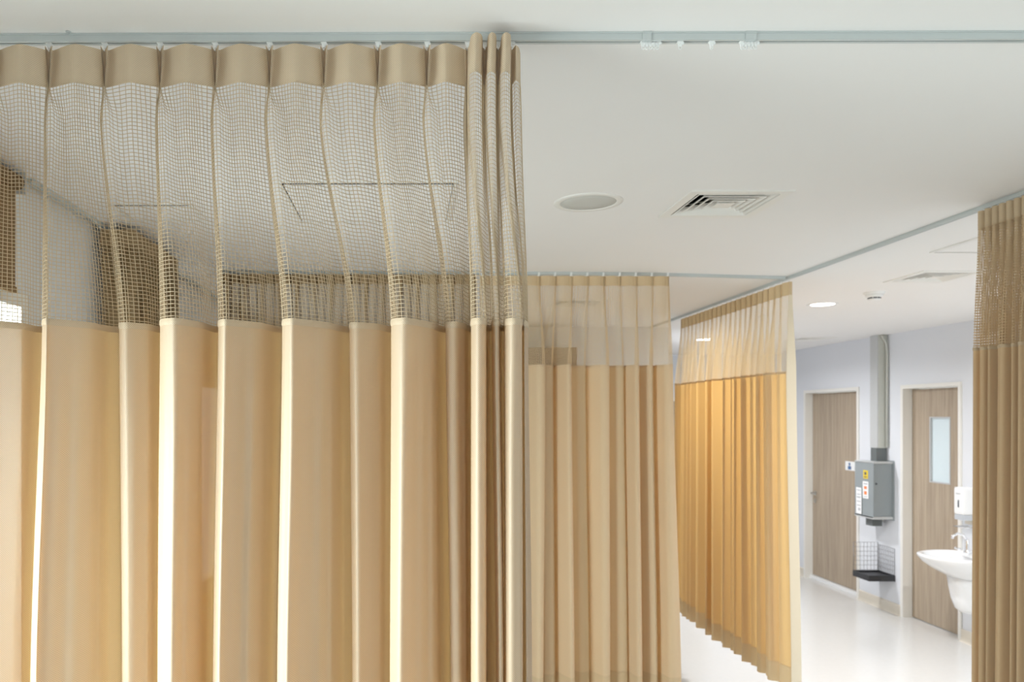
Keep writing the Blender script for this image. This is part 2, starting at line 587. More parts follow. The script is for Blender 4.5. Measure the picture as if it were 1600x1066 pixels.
# round ceiling loudspeaker
sx_, sy_ = at_ceiling(919, 316)
sp = empty('ceiling_speaker', (sx_, sy_, CEIL), 'round white ceiling loudspeaker with grey grille, left of the black-slotted vent', 'speaker')
obj('rim', lathe(bmesh.new(), [(0.1005, 0.0), (0.1005, -0.003), (0.103, -0.0045), (0.122, -0.003), (0.1235, -0.001), (0.1235, 0.0)], 64, (0, 0, 0), close=False), M['vent'], sp, True)
obj('grille', lathe(bmesh.new(), [(0.1008, -0.001), (0.100, -0.002), (0.05, -0.0028), (0.003, -0.003)], 64, (0, 0, 0)), M['grille'], sp, True)

# flush access panels: thin frame with a shadow gap around the lid


def hatch(x0, x1, y0, y1, label):
    cx, cy = (x0 + x1) / 2, (y0 + y1) / 2
    h = empty('access_panel', (cx, cy, CEIL), label, 'hatch')
    t, gp = 0.012, 0.007
    a, b = (x1 - x0) / 2, (y1 - y0) / 2
    bm = slab_with_holes([-a, a], [-b, b], [(-a + t, a - t, -b + t, b - t)], lambda u, v, w_: (u, v, -0.005 + w_), 0.005)
    obj('panel_frame', bm, M['vent'], h)
    bm = bx(-a + t + 0.005, a - t - 0.002, -b + t + 0.022, b - t - 0.013, -0.005, -0.0012, 0.0008)
    obj('panel_lid', bm, M['ceiling'], h)
    bm = slab_with_holes([-a + t, a - t], [-b + t, b - t], [(-a + t + 0.005, a - t - 0.002, -b + t + 0.022, b - t - 0.013)], lambda u, v, w_: (u, v, -0.0012 + w_), 0.0011)
    obj('shadow_gap', bm, M['duct'], h)


hatch(-0.43, 0.17, 2.59, 3.13, 'square ceiling access panel seen through the netting of the front curtain')
hatch(-1.09, -0.79, 2.86, 3.11, 'small ceiling access panel near the brown bunched curtain by the left wall')
hatch(2.49, 3.10, 3.10, 3.72, 'square ceiling access panel in the corridor, partly behind the right curtain')


# downlights
def downlight(x, y, label, power, ct=(0.98, 0.985, 1.0)):
    d = empty('downlight', (x, y, CEIL), label, 'lamp', None)
    obj('trim_ring', lathe(bmesh.new(), [(0.076, 0.0), (0.076, -0.005), (0.082, -0.007), (0.096, -0.004), (0.098, 0.0)], 48, close=False), M['white'], d, True)
    obj('diffuser', lathe(bmesh.new(), [(0.0765, -0.001), (0.0755, -0.0045), (0.04, -0.0055), (0.002, -0.006)], 48), M['lamp'], d, True)
    area('downlight_beam', (x, y, CEIL - 0.012), (0, 0, 0), 0.14, 0.14, power, ct, 'DISK', PI * 0.92)
    return d


dx1, dy1 = at_ceiling(1285, 475)
dx2, dy2 = at_ceiling(1100, 530)
downlight(dx1, dy1, 'glowing round corridor downlight left of the smoke detector', 39)
downlight(dx2, dy2, 'glowing round downlight seen through the netting of the yellow corridor curtain', 39)
downlight(3.38, 3.40, 'added unseen corridor downlight nearest the camera, right of the bunched tan curtain', 50)  # unseen lamp, added here to brighten the corridor curtain's leading edge

# smoke detector
mx_, my_ = at_ceiling(1366, 457)
sd = empty('smoke_detector', (mx_, my_, CEIL), 'small white dome smoke detector on the corridor ceiling', 'detector')
obj('base', lathe(bmesh.new(), [(0.060, 0.0), (0.060, -0.008), (0.056, -0.014)], 36), M['white'], sd, False)
obj('housing', lathe(bmesh.new(), [(0.052, -0.013), (0.046, -0.028), (0.036, -0.034)], 36), M['white'], sd, True)
obj('sensor_cap', lathe(bmesh.new(), [(0.036, -0.040), (0.034, -0.048), (0.020, -0.052), (0.002, -0.053)], 36), M['white'], sd, True)
for k in range(8):
    a = 2 * PI * (k + 0.5) / 8
    bm = bx(-0.003, 0.003, -0.009, 0.009, -0.0405, -0.0335)
    bmesh.ops.transform(bm, matrix=Matrix.Rotation(a, 4, 'Z') @ Matrix.Translation((0.0335, 0, 0)), verts=bm.verts)
    obj('vent_slot', bm, M['ink'], sd)
# sprinkler head seen through the corridor curtain
qx, qy = at_ceiling(1190, 494)
sk = empty('sprinkler_head', (qx, qy, CEIL), 'tiny chrome sprinkler head seen through the yellow corridor curtain netting', 'sprinkler')
obj('escutcheon', lathe(bmesh.new(), [(0.034, 0.0), (0.032, -0.005), (0.012, -0.008)], 24), M['white'], sk, True)
obj('stem', lathe(bmesh.new(), [(0.008, -0.006), (0.007, -0.03)], 12), M['chrome'], sk, True)
obj('deflector', lathe(bmesh.new(), [(0.003, -0.031), (0.018, -0.033), (0.018, -0.035), (0.003, -0.036)], 16), M['chrome'], sk)

# ------------------------------------------------------------------ curtain tracks
TRACK_H = 0.016
PROF = [(-0.0115, 0.0), (-0.0115, -0.0028), (-0.0092, -0.0028), (-0.0092, -TRACK_H), (-0.0022, -TRACK_H), (-0.0022, -0.0125), (-0.0070, -0.0125), (-0.0070, -0.004),
        (0.0070, -0.004), (0.0070, -0.0125), (0.0022, -0.0125), (0.0022, -TRACK_H), (0.0092, -TRACK_H), (0.0092, -0.0028), (0.0115, -0.0028), (0.0115, 0.0)]


def track(pts, label):
    t = empty('curtain_track', (pts[0][0], pts[0][1], CEIL), label, 'track')
    bm = bmesh.new()
    rings = []
    P = [Vector((p[0], p[1], CEIL)) for p in pts]
    for i, p in enumerate(P):
        d = (P[min(i + 1, len(P) - 1)] - P[max(i - 1, 0)]).normalized()
        nrm = Vector((d.y, -d.x, 0))
        rings.append([bm.verts.new(p - P[0] + nrm * u + Vector((0, 0, z - 0.0002))) for u, z in PROF])
    n = len(PROF)
    for a, b in zip(rings, rings[1:]):
        for k in range(n):
            j = (k + 1) % n
            bm.faces.new((a[k], a[j], b[j], b[k]))
    bm.faces.new(rings[0]); bm.faces.new(rings[-1])
    obj('rail', bm, M['track'], t)
    return t


def main_y(x):                    # the front track runs very slightly askew
    return 1.600 - 0.0055 * (x + 0.5)


SIDE_X = 2.14
front = track([(WALL_L + 0.005, main_y(WALL_L)), (SIDE_X - 0.014, main_y(SIDE_X))], 'pale grey ceiling track across the front, carrying the nearest curtain')
track([(SIDE_X, -1.2), (SIDE_X, 6.845)], 'pale grey ceiling track running back along the corridor side')
cp = [(-1.0, 4.20)]
for px, py in ((900, 425.3), (980, 426), (1040, 427), (1100, 428.6), (1150, 430), (1200, 431.4), (1226, 432)):
    cp.append(at_ceiling(px, py))
track(cp, 'gently curved grey ceiling track behind, carrying the second curtain')
track([(-1.235, 2.56), (-1.235, 6.845)], 'grey ceiling track along the left wall, seen through netting')


def main_pt(px, Y):
    return (px - PX) * Y / F


# joint sleeves, screw tab and loose gliders on the front track
def sleeve(px0, px1, dark):
    Y = main_y(main_pt((px0 + px1) / 2, 1.59))
    a, b = main_pt(px0, Y - 0.01), main_pt(px1, Y - 0.01)
    bm = bmesh.new()
    box(bm, a, b, Y - 0.0128, Y - 0.0117, CEIL - 0.0030, CEIL - 0.0004)
    box(bm, a, b, Y - 0.0110, Y - 0.0093, CEIL - 0.0170, CEIL - 0.0028)
    bmesh.ops.remove_doubles(bm, verts=bm.verts, dist=0.0001)
    o = obj('joint_sleeve', bm, M['track'])
    put(o, front)


def frame_plate(px0, px1):
    """L shaped clip hugging the front face of the track"""
    Y = main_y(main_pt((px0 + px1) / 2, 1.59))
    a, b = main_pt(px0, Y - 0.01), main_pt(px1, Y - 0.01)
    prof = [(-0.0120, -0.0003), (-0.0134, -0.0003), (-0.0134, -0.0040), (-0.0112, -0.0042), (-0.0112, -0.0178), (0.0005, -0.0178), (0.0005, -0.0164), (-0.0096, -0.0164), (-0.0096, -0.0032), (-0.0120, -0.0030)]
    bm = bmesh.new()
    r0 = [bm.verts.new((a, Y + u, CEIL + z)) for u, z in prof]
    r1 = [bm.verts.new((b, Y + u, CEIL + z)) for u, z in prof]
    n = len(prof)
    for k in range(n):
        bm.faces.new((r0[k], r0[(k + 1) % n], r1[(k + 1) % n], r1[k]))
    bm.faces.new(r0); bm.faces.new(r1)
    put(obj('joint_clip', bm, M['track']), front)


frame_plate(1004, 1018)
frame_plate(1165, 1182)
Y = main_y(main_pt(108, 1.59))
bm = lathe(bmesh.new(), [(0.0055, 0.0), (0.0052, -0.0022), (0.002, -0.0026), (0.0012, -0.0012)], 20, (main_pt(107, Y - 0.016), Y - 0.0165, CEIL - 0.0003))
put(obj('fixing_screw', bm, M['track'], None, True), front)

GL = None


def glider_mesh():
    bm = bmesh.new()
    box(bm, -0.0058, 0.0058, -0.0052, 0.0052, -0.0175, -0.0163)           # flange under the slot
    box(bm, -0.0045, 0.0045, -0.0018, 0.0018, -0.0165, -0.0085)           # shank in the slot
    box(bm, -0.0055, 0.0055, -0.0060, 0.0060, -0.0085, -0.0050)           # runner head
    # tapering neck
    lo = [bm.verts.new((x * 0.0022, y * 0.0018, -0.0265)) for x, y in ((-1, -1), (1, -1), (1, 1), (-1, 1))]
    hi = [bm.verts.new((x * 0.0050, y * 0.0026, -0.0172)) for x, y in ((-1, -1), (1, -1), (1, 1), (-1, 1))]
    bm.faces.new(lo); bm.faces.new(hi)
    for k in range(4):
        j = (k + 1) % 4
        bm.faces.new((lo[k], lo[j], hi[j], hi[k]))
    # eye ring
    pts = [(0.0028 * math.cos(a), 0.0, -0.0288 + 0.0034 * math.sin(a)) for a in [2 * PI * k / 10 for k in range(11)]]
    tube(bm, pts, 0.0009, 5, False)
    # wheel stub on the right of the neck
    lathe(bm, [(0.0030, -0.0036), (0.0030, 0.0005)], 10, (0.0048, 0, -0.0205), 'Y')
    bmesh.ops.recalc_face_normals(bm, faces=bm.faces)
    me = bpy.data.meshes.new('glider')
    bm.to_mesh(me); bm.free()
    me.materials.append(M['nylon'])
    return me


GL = glider_mesh()


def glider_parts():
    """a loose glider as one mesh, origin at the ceiling line"""
    return GL


def loose(px, label, group=None):
    x = main_pt(px, 1.592)
    o = bpy.data.objects.new('curtain_glider', GL)
    o.location = (x, main_y(x), CEIL)
    COL.objects.link(o)
    tag(o, label, 'glider', group)


for k, place in enumerate(('leftmost', 'second from left', 'middle', 'second from right', 'rightmost')):
    loose(1005.5 + 5.6 * k, 'white glider, ' + place + ' in the left bunch of five on the front track', 'left bunch of gliders on the front track')
    loose(1160 + 5.2 * k, 'white glider, ' + place + ' in the right bunch of five on the front track', 'right bunch of gliders on the front track')
loose(1063, 'lone white glider just right of the left bunch on the front track')
loose(1112, 'lone white glider just left of the right bunch on the front track')


# ------------------------------------------------------------------ curtains
def catmull(P, u):
    """P (k,2), u float array in 0..k-1 -> points"""
    P = np.asarray(P, float)
    k = len(P)
    i = np.clip(np.floor(u).astype(int), 0, k - 2)
    f = (u - i)[:, None]
    p0 = P[np.clip(i - 1, 0, k - 1)]; p1 = P[i]; p2 = P[i + 1]; p3 = P[np.clip(i + 2, 0, k - 1)]
    m1 = 0.5 * (p2 - p0) * 0.85; m2 = 0.5 * (p3 - p1) * 0.85
    f2, f3 = f * f, f * f * f
    return (2 * f3 - 3 * f2 + 1) * p1 + (f3 - 2 * f2 + f) * m1 + (-2 * f3 + 3 * f2) * p2 + (f3 - f2) * m2


def arc_params(P, ds, extra=None):
    k = len(P)
    u = np.linspace(0, k - 1, (k - 1) * 16 + 1)
    q = catmull(P, u)
    d = np.sqrt((np.diff(q, axis=0) ** 2).sum(1))
    if extra is not None:
        q2 = catmull(extra, u)
        d = np.maximum(d, 0.6 * np.sqrt((np.diff(q2, axis=0) ** 2).sum(1)))
    s = np.concatenate([[0], np.cumsum(d)])
    n = max(4, int(round(s[-1] / ds)))
    t = np.linspace(0, s[-1], n + 1)
    return np.interp(t, s, u), t


def mesh_np(name, verts, quads, uvs=None):
    me = bpy.data.meshes.new(name)
    verts = np.ascontiguousarray(verts, dtype=np.float32)
    quads = np.ascontiguousarray(quads, dtype=np.int32)
    nf = len(quads)
    me.vertices.add(len(verts)); me.vertices.foreach_set('co', verts.ravel())
    me.loops.add(nf * 4); me.loops.foreach_set('vertex_index', quads.ravel())
    me.polygons.add(nf)
    me.polygons.foreach_set('loop_start', np.arange(0, nf * 4, 4, dtype=np.int32))
    me.polygons.foreach_set('use_smooth', np.ones(nf, dtype=bool))
    if uvs is not None:
        l = me.uv_layers.new(name='UVMap')
        l.data.foreach_set('uv', np.ascontiguousarray(uvs[quads.ravel()], dtype=np.float32).ravel())
    me.update(calc_edges=True)
    return me


def sheet(name, G, s, zs, mat, root, thick=0.0):
    """G (rows, cols, 3) grid -> smooth sheet with metric UVs"""
    r, c, _ = G.shape
    idx = np.arange(r * c).reshape(r, c)
    q = np.stack([idx[:-1, :-1], idx[1:, :-1], idx[1:, 1:], idx[:-1, 1:]], -1).reshape(-1, 4)
    uv = np.stack([np.tile(s, (r, 1)), np.tile(np.asarray(zs)[:, None], (1, c))], -1).reshape(-1, 2)
    me = mesh_np(name, G.reshape(-1, 3), q, uv)
    return put(link(name, me, mat), root)


def normals2(G):
    """horizontal normals and tangents of grid columns"""
    t = np.gradient(G[..., :2], axis=1)
    t /= np.maximum(np.linalg.norm(t, axis=-1, keepdims=True), 1e-9)
    n = np.stack([t[..., 1], -t[..., 0]], -1)
    z = np.zeros(G.shape[:-1] + (1,))
    return np.concatenate([t, z], -1), np.concatenate([n, z], -1)


class Curtain:
    """levels: list of (z, points) from top; all point lists have the same length"""

    def __init__(self, label, zh0, zh1, zm, zhem, levels, hooks, mats, near, row_pitch, col_pitch, group=None, th=0.0008, top_fn=None, hem=0.10, thread=None, side_hem=False):
        self.thread = thread or M['thread' if near else 'thread_far']
        self.levels = [(z, np.asarray(P, float)) for z, P in levels]
        P0 = self.levels[0][1][0]
        root = empty('privacy_curtain', (P0[0], P0[1], zhem), label, 'curtain', group)
        self.root = root
        cl, db = mats
        PH, PM = self.levels[0][1], self.find(zm)
        # heading
        u, s = arc_params(PH, 0.0022 if near else 0.006)
        zs = np.linspace(zh0, zh1, 9 if near else 5)
        G = self.grid(u, zs)
        if top_fn is not None:
            sag = top_fn(u)
            fade = np.linspace(1, 0.35, len(zs))[:, None]
            G[..., 2] += sag[None, :] * fade
        sheet('heading', G, s, zs, db, root)
        # netting
        u, s = arc_params(PM, 0.0045 if near else 0.007, PH)
        nrow = int(round((zh1 - zm) / row_pitch))
        zs = np.linspace(zh1 + 0.002, zm, nrow + 1)
        G = self.grid(u, zs)
        if top_fn is not None:
            w_ = np.clip((zs - zm) / (zh1 - zm), 0, 1)[:, None]
            G[..., 2] += 0.35 * top_fn(u)[None, :] * w_
        self.net(G, s, col_pitch, th, near, root)
        # drape, hem
        u, s = arc_params(PM, 0.0045 if near else 0.006, self.levels[-1][1])
        zs = np.concatenate([np.linspace(zm + 0.003, zhem + hem, 22), [zhem]]) if hem else np.linspace(zm + 0.003, zhem, 22)
        G = self.grid(u, zs[:22])
        if near:                      # slack ripples of the hanging cloth
            dz = np.clip((zm - zs[:22]) / 0.25, 0, 1)[:, None]
            ph = 0.9 * (zm - zs[:22])[:, None]
            rip = 0.0022 * np.sin(s * 118 + ph) + 0.0018 * np.sin(s * 71 + 1.3 - 0.7 * ph) + 0.0014 * np.sin(s * 190 + 2.1 + 0.5 * ph)
            G[..., 1] += rip * dz
        sheet('drape', G, s, zs[:22], cl, root)
        if hem:
            zz = np.linspace(zhem + hem + 0.004, zhem, 4)
            sheet('hem', self.grid(u, zz), s, zz, db, root)
        if side_hem:                  # double turned edge of the leading side, light on it painted in
            k = len(PM)
            ue = np.linspace(k - 2.02, k - 1.0, 9)
            ze = np.linspace(zh1, zhem, 26)
            Ge = self.grid(ue, ze)
            te, ne = normals2(Ge)
            se = np.linspace(0, 0.05, 9)
            for off in (0.0018, -0.0018):
                sheet('side_hem', Ge + ne * off, se, ze, M['edge'], root)
        # stitched seam where netting meets drape
        zz = np.linspace(zm + 0.004, zm - 0.009, 4)
        Gs = self.grid(u, zz)
        t, n = normals2(Gs)
        bulge = np.array([0.0006, 0.0016, 0.0016, 0.0004])[:, None, None]
        sheet('seam', Gs - n * 0.0 + self.side * n * bulge, s, zz, db, root)
        # gliders with hooks
        for x, y, rz in hooks:
            g = bpy.data.objects.new('glider', GL)
            COL.objects.link(g)
            g.parent = root
            g.location = Vector((x, y, CEIL)) - root.location
            g.rotation_euler = (0, 0, rz)

    side = 1.0

    def find(self, z):
        for zz, P in self.levels:
            if abs(zz - z) < 1e-6:
                return P
        return self.levels[1][1]

    def grid(self, u, zs):
        L = [(z, catmull(P, u)) for z, P in self.levels]
        rows = []
        for z in zs:
            if z >= L[0][0]:
                xy = L[0][1]
            elif z <= L[-1][0]:
                xy = L[-1][1]
            else:
                for (za, A), (zb, B) in zip(L, L[1:]):
                    if zb <= z <= za:
                        f = (za - z) / (za - zb)
                        f = f * f * (3 - 2 * f) * 0.6 + f * 0.4
                        xy = A * (1 - f) + B * f
                        break
            rows.append(np.concatenate([xy, np.full((len(u), 1), z)], 1))
        return np.stack(rows)

    def net(self, G, s, col_pitch, th, near, root):
        t, n = normals2(G)
        r, c, _ = G.shape
        V, Q = [], []
        base = 0
        zz = np.zeros_like(G); zz[..., 2] = 1
        offs = ([n * th * 0.8, zz * th, -n * th * 0.8, -zz * th] if near else [zz * th, -zz * th])
        k = len(offs)
        A = np.stack([G + o for o in offs], 2)               # r,c,k,3
        idx = np.arange(r * c * k).reshape(r, c, k)
        for a in range(k if near else 1):
            b = (a + 1) % k
            Q.append(np.stack([idx[:, :-1, a], idx[:, 1:, a], idx[:, 1:, b], idx[:, :-1, b]], -1).reshape(-1, 4))
        V.append(A.reshape(-1, 3)); base += r * c * k
        # upright threads at an even pitch along the cloth
        ncol = max(2, int(round(s[-1] / col_pitch)))
        tt = np.linspace(0, s[-1], ncol + 1)
        step = 2 if near else 4
        ri = np.unique(np.concatenate([np.arange(0, r, step), [r - 1]]))

        def samp(X):
            X = X[ri]
            j = np.clip(np.searchsorted(s, tt) - 1, 0, c - 2)
            f = ((tt - s[j]) / (s[j + 1] - s[j]))[None, :, None]
            return X[:, j] * (1 - f) + X[:, j + 1] * f
        g, tn, nn = samp(G), samp(t), samp(n)
        offs = ([nn * th * 0.8, tn * th, -nn * th * 0.8, -tn * th] if near else [tn * th, -tn * th])
        A = np.stack([g + o for o in offs], 2)
        rr, cc = g.shape[:2]
        idx = np.arange(rr * cc * k).reshape(rr, cc, k) + base
        for a in range(k if near else 1):
            b = (a + 1) % k
            Q.append(np.stack([idx[:-1, :, a], idx[1:, :, a], idx[1:, :, b], idx[:-1, :, b]], -1).reshape(-1, 4))
        V.append(A.reshape(-1, 3))
        me = mesh_np('netting', np.concatenate(V), np.concatenate(Q))
        o = put(link('netting', me, self.thread), root)
        o['kind'] = 'stuff'


# ---- the nearest curtain, laid out along the front track
Y0 = 1.605
#        hook  ridge  ridge low  strip  amp
PLEATS = [(-182, -190, -200, 14, 0.9),
          (-96, -100, -115, 20, 0.8),
          (-10, -22, -35, 14, 0.7),
          (76, 66, 49, 10, 1.0),
          (163, 186, 190, 14, 0.42),
          (250, 250, 247, 27, 1.0),
          (336, 341, 333, 15, 0.85),
          (421, 441, 433, 20, 0.95),
          (506, 546, 550, 14, 0.42),
          (590, 611, 609, 26, 1.0),
          (667, 696, 704, 16, 0.50),
          (730, 735, 735, 24, 1.05),
          (758, 768, 775, 12, 0.85),
          (779, 787, 788, 28, 1.0),
          (802, 826, 831, 0, 0.0)]


def main_levels():
    H, H2, H3, MM, BB = [], [], [], [], []
    for i, (h, r, b, w, A) in enumerate(PLEATS[:-1]):
        hn, rn, bn = PLEATS[i + 1][:3]
        g = hn - h
        nar = g < 40
        if not nar:
            prev_nar = False
            hh = [(h - 4.0, 0.002), (h - 6, 0.022), (h - 0.5, 0.000), (h + 5.5, 0.024), (h + 6, 0.002), (h + .24 * g, 0.013), (h + .46 * g, 0.024), (h + .70 * g, 0.013), (h + g - 8, 0.003)]
            h2 = [(h - 1.5, -0.004), (h - 1.5, 0.022), (h - 0.2, 0.004), (h + 1.0, 0.024), (h + 1.5, 0.001), (h + .24 * g, 0.012), (h + .46 * g, 0.023), (h + .70 * g, 0.012), (h + g - 4, 0.001)]
        else:
            hh = [(h - 3.0, 0.0), (h - 3, 0.010), (h - 0.5, 0.002), (h + 2, 0.012), (h + 3, 0.020), (h + .22 * g, 0.055), (h + .50 * g, 0.068), (h + .82 * g, 0.055), (h + g - 3.5, 0.012)]
            h2 = [(h - 2.0, 0.0), (h - 2, 0.008), (h - 0.5, 0.002), (h + 0.5, 0.010), (h + 1, 0.02), (h + .12 * g, 0.055), (h + .42 * g, 0.070), (h + .78 * g, 0.055), (h + g - 4, 0.012)]
        h3 = h2
        if not nar:
            h3 = [(h - 4, -0.006), (h - 7, 0.020), (h - 4, 0.040), (h + 5, 0.046), (h + 13, 0.026), (h + .25 * g + 4, 0.008), (h + .47 * g, 0.016), (h + .74 * g, 0.004), (h + g - 7, -0.010)]
        H += hh; H2 += h2; H3 += h3

        def body(r, rn, amp, w):
            e = r + 1.15 * w
            rest = rn - e
            if nar:
                return [(r + 5, .03 * amp), (r + 1, .065 * amp), (r + .12 * w, .095 * amp), (r + .5 * w, .112 * amp), (r + .9 * w, .105 * amp), (r + 1.03 * w, .08 * amp), (r + 1.0 * w, .04), (r + 1.0 * w + 1, .01), (rn - 1, -.01)]
            return [(r + 9, .036 * amp), (r + 0.3, .080 * amp), (r + .22 * w, .104 * amp), (r + .75 * w, .118 * amp), (e, .110 * amp), (e + .30 * rest, .080 * amp), (e + .60 * rest, .045 * amp), (e + .84 * rest, -.012), (rn + 3, -.030)]
        MM += body(r, rn, A, w)
        BB += body(b, bn, A * 1.02, w * (0.9 if not nar else 1.0))
    # closing flap at the free edge
    H += [(801, 0.012), (806, 0.030), (811, 0.018), (813, -0.006)]
    H3 += [(801, 0.014), (808, 0.040), (814, 0.024), (815, -0.004)]
    H2 += [(800, 0.012), (806, 0.035), (812, 0.020), (813.5, -0.006)]
    MM += [(819, 0.080), (823, 0.062), (825, 0.035), (825, 0.005)]
    BB += [(822, 0.085), (828, 0.066), (831, 0.035), (831, 0.005)]

    def conv(L):
        out = []
        for px, d in L:
            y = Y0 - 0.0055 * ((px - 240) / 800.0) - d
            out.append(((px - PX) * y / F, y))
        return out
    H, H2, H3, MM, BB = map(conv, (H, H2, H3, MM, BB))
    MMa, BBa = np.array(MM), np.array(BB)
    hem = BBa + (BBa - MMa) * 1.1
    hem[:, 1] = BBa[:, 1]
    return [(2.622, H), (2.545, H2), (2.475, H3), (2.053, MM), (1.34, BB), (0.36, hem)]


LV = main_levels()
hk = []
for (h, *_r) in PLEATS[:-1]:
    x = main_pt(h + 0.5, 1.60)
    hk.append((x, main_y(x), random.uniform(-0.15, 0.15)))
hk.append((main_pt(799, 1.6), main_y(main_pt(799, 1.6)), 0.0))


def main_top(u):
    """the stiff heading dips a few mm at each hook"""
    f = u % 9.0
    out = np.where(f < 4.2, -0.001, -0.001 + 0.003 * np.sin(np.clip((f - 4.2) / 4.8, 0, 1) * PI))
    return np.where(u > 9.0 * (len(PLEATS) - 1) - 0.5, -0.006, out)


Curtain.side = 1.0
Curtain('large beige privacy curtain in front, with open netting across its top', 2.622, 2.545, 2.053, 0.36, LV, hk, (M['cloth'], M['double']), True, 0.0078, 0.0104, None, 0.00072, main_top)


# ---- generic pleated curtain along a straight run
def run_levels(P0, d, nrm, L, pitch, zs, seed, amp=0.07, head=0.016, strip=0.28, end_flare=0.0, alt=True, jitter=0.25, deep=False, end_return=0.0, hook_off=0.0, start_flare=0.0):
    """P0 start, d unit direction (left to right for the viewer), nrm towards the viewer"""
    rnd = random.Random(seed)
    n = max(2, int(round(L / pitch)))
    hooks = [pitch * (i + 0.15) for i in range(n)] + [L]
    ridg, low, wid, amps = [], [], [], []
    for i, h in enumerate(hooks):
        j = rnd.uniform(-jitter, jitter) * pitch
        ridg.append(h + j)
        low.append(h + j + rnd.uniform(-0.18, 0.18) * pitch)
        wid.append(pitch * strip * rnd.uniform(0.6, 1.5))
        a = rnd.uniform(0.75, 1.05)
        if alt and i % 2:
            a *= rnd.uniform(0.35, 0.75)
        amps.append(a)
    H, H2, MM, BB = [], [], [], []
    for i in range(n):
        h, hn = hooks[i], hooks[i + 1]
        g = hn - h
        if deep:
            hh = [(h, 0.0), (h + .02 * g, head * .5), (h + .06 * g, head * .85), (h + .25 * g, head), (h + .5 * g, head * 1.04), (h + .75 * g, head), (h + .92 * g, head * .8), (h + .97 * g, head * .4), (h + .985 * g, 0.0)]
            h2 = hh
        else:
            hh = [(h - .03 * g, 0.0), (h - .03 * g, head * .8), (h, head * .2), (h + .03 * g, head * .8), (h + .05 * g, 0.0), (h + .25 * g, head * .6), (h + .5 * g, head), (h + .75 * g, head * .5), (h + .93 * g, 0.0)]
            h2 = hh
        H += hh; H2 += h2

        def body(r, rn, a, w):
            e = r + 1.15 * w
            rest = rn - e
            return [(r + .06 * pitch, .35 * a), (r, .70 * a), (r + .22 * w, .90 * a), (r + .75 * w, 1.0 * a), (e, .93 * a), (e + .30 * rest, .64 * a), (e + .62 * rest, .28 * a + .003), (e + .86 * rest, .03 * a), (rn - .01 * pitch, -.06 * a)]
        MM += body(ridg[i], ridg[i + 1], amp * amps[i], wid[i])
        sc = 1.0
        BB += [(x + end_flare * (x / L) ** 3 - start_flare * max(0.0, 1 - x / L) ** 3, y * 1.1) for x, y in body(low[i], low[i + 1], amp * amps[i], wid[i] * rnd.uniform(0.8, 1.2))]
    H += [(L + .10 * pitch, head * .4)]; H2 += [(L + .10 * pitch, head * .4)]
    MM += [(L + .12 * pitch, amp * .25)]; BB += [(L + .12 * pitch + end_flare, amp * .25)]
    if end_return:
        H += [(L + .12 * pitch, -.4 * end_return)]; H2 += [(L + .12 * pitch, -.4 * end_return)]
        MM += [(L + .13 * pitch, -end_return)]; BB += [(L + .13 * pitch + end_flare, -1.0 * end_return)]
    P0 = np.array(P0); d = np.array(d); nrm = np.array(nrm)

    def conv(Ls):
        return [tuple(P0 + d * a + nrm * b) for a, b in Ls]
    lv = [(zs[0], conv(H)), (zs[1], conv(H2)), (zs[2], conv(MM)), (zs[3], conv(BB))]
    ang = math.atan2(d[1], d[0])
    hk = [(P0[0] + d[0] * a + nrm[0] * hook_off, P0[1] + d[1] * a + nrm[1] * hook_off, ang) for a in hooks]
    return lv, hk


FAR = (M['cloth_far'], M['double_far'])
# second curtain, across the bay behind
lv, hk = run_levels((-0.99, 4.20), (1.0, 0.012), (0.012, -1.0), 1.36, 0.046, (2.625, 2.572, 2.137, 0.36), 8, amp=0.10, head=0.05, strip=0.5, alt=True, deep=True)
Curtain('brown gathered curtain on the second track, seen through the front netting', 2.625, 2.572, 2.137, 0.36, lv, hk, (M['cloth_brown'], M['double_brown']), False, 0.0062, 0.0065, None, 0.0013, None, 0.10, M['thread_brown'])
lv, hk = run_levels((1.43, 4.229), (-1.0, -0.012), (0.012, -1.0), 1.025, 0.0875, (2.625, 2.572, 2.137, 0.36), 5, amp=0.125, head=0.014, strip=0.40, start_flare=0.055, jitter=0.32)
Curtain('beige curtain across the second bay, behind the front curtain, netted top', 2.625, 2.572, 2.137, 0.37, lv, hk, (M['cloth_cream'], M['double_far']), False, 0.0085, 0.0095, None, 0.0011, None, 0.125)
# corridor curtain, running away from the camera
lv, hk = run_levels((SIDE_X, 6.07), (0.0, -1.0), (-1.0, 0.0), 1.70, 0.0765, (2.620, 2.545, 2.115, 0.36), 11, amp=0.075, head=0.014, strip=0.35, end_flare=0.06, alt=True, end_return=0.036)
Curtain('golden backlit curtain along the corridor, with stepped hem above pale floor', 2.620, 2.545, 2.115, 0.36, lv, hk, FAR, False, 0.0085, 0.0095, None, 0.0011, None, 0.11, None, True)
# bunched curtain at the right
lv, hk = run_levels((SIDE_X + 0.05, 2.89), (0.0, -1.0), (-1.0, 0.0), 0.80, 0.034, (2.622, 2.555, 2.118, 0.36), 21, hook_off=0.05, amp=0.115, head=0.085, strip=0.5, end_flare=0.0, alt=False, deep=True)
Curtain('bunched tan curtain at the right edge, in front of the basin', 2.622, 2.555, 2.118, 0.36, lv, hk, (M['cloth_tan'], M['double_tan']), False, 0.0100, 0.0095, None, 0.0012, None, 0.10, M['thread_tan'])
# bunched curtain by the left wall
lv, hk = run_levels((-1.235, 3.14), (0.0, 1.0), (1.0, 0.0), 0.62, 0.040, (2.622, 2.555, 2.118, 0.36), 31, amp=0.15, head=0.135, strip=0.5, alt=False, deep=True)
Curtain('brown bunched curtain by the left wall, seen through the front netting', 2.622, 2.555, 2.118, 0.36, lv, hk, (M['cloth_brown'], M['double_brown']), False, 0.0075, 0.0080, None, 0.0013, None, 0.10, M['thread_brown'])

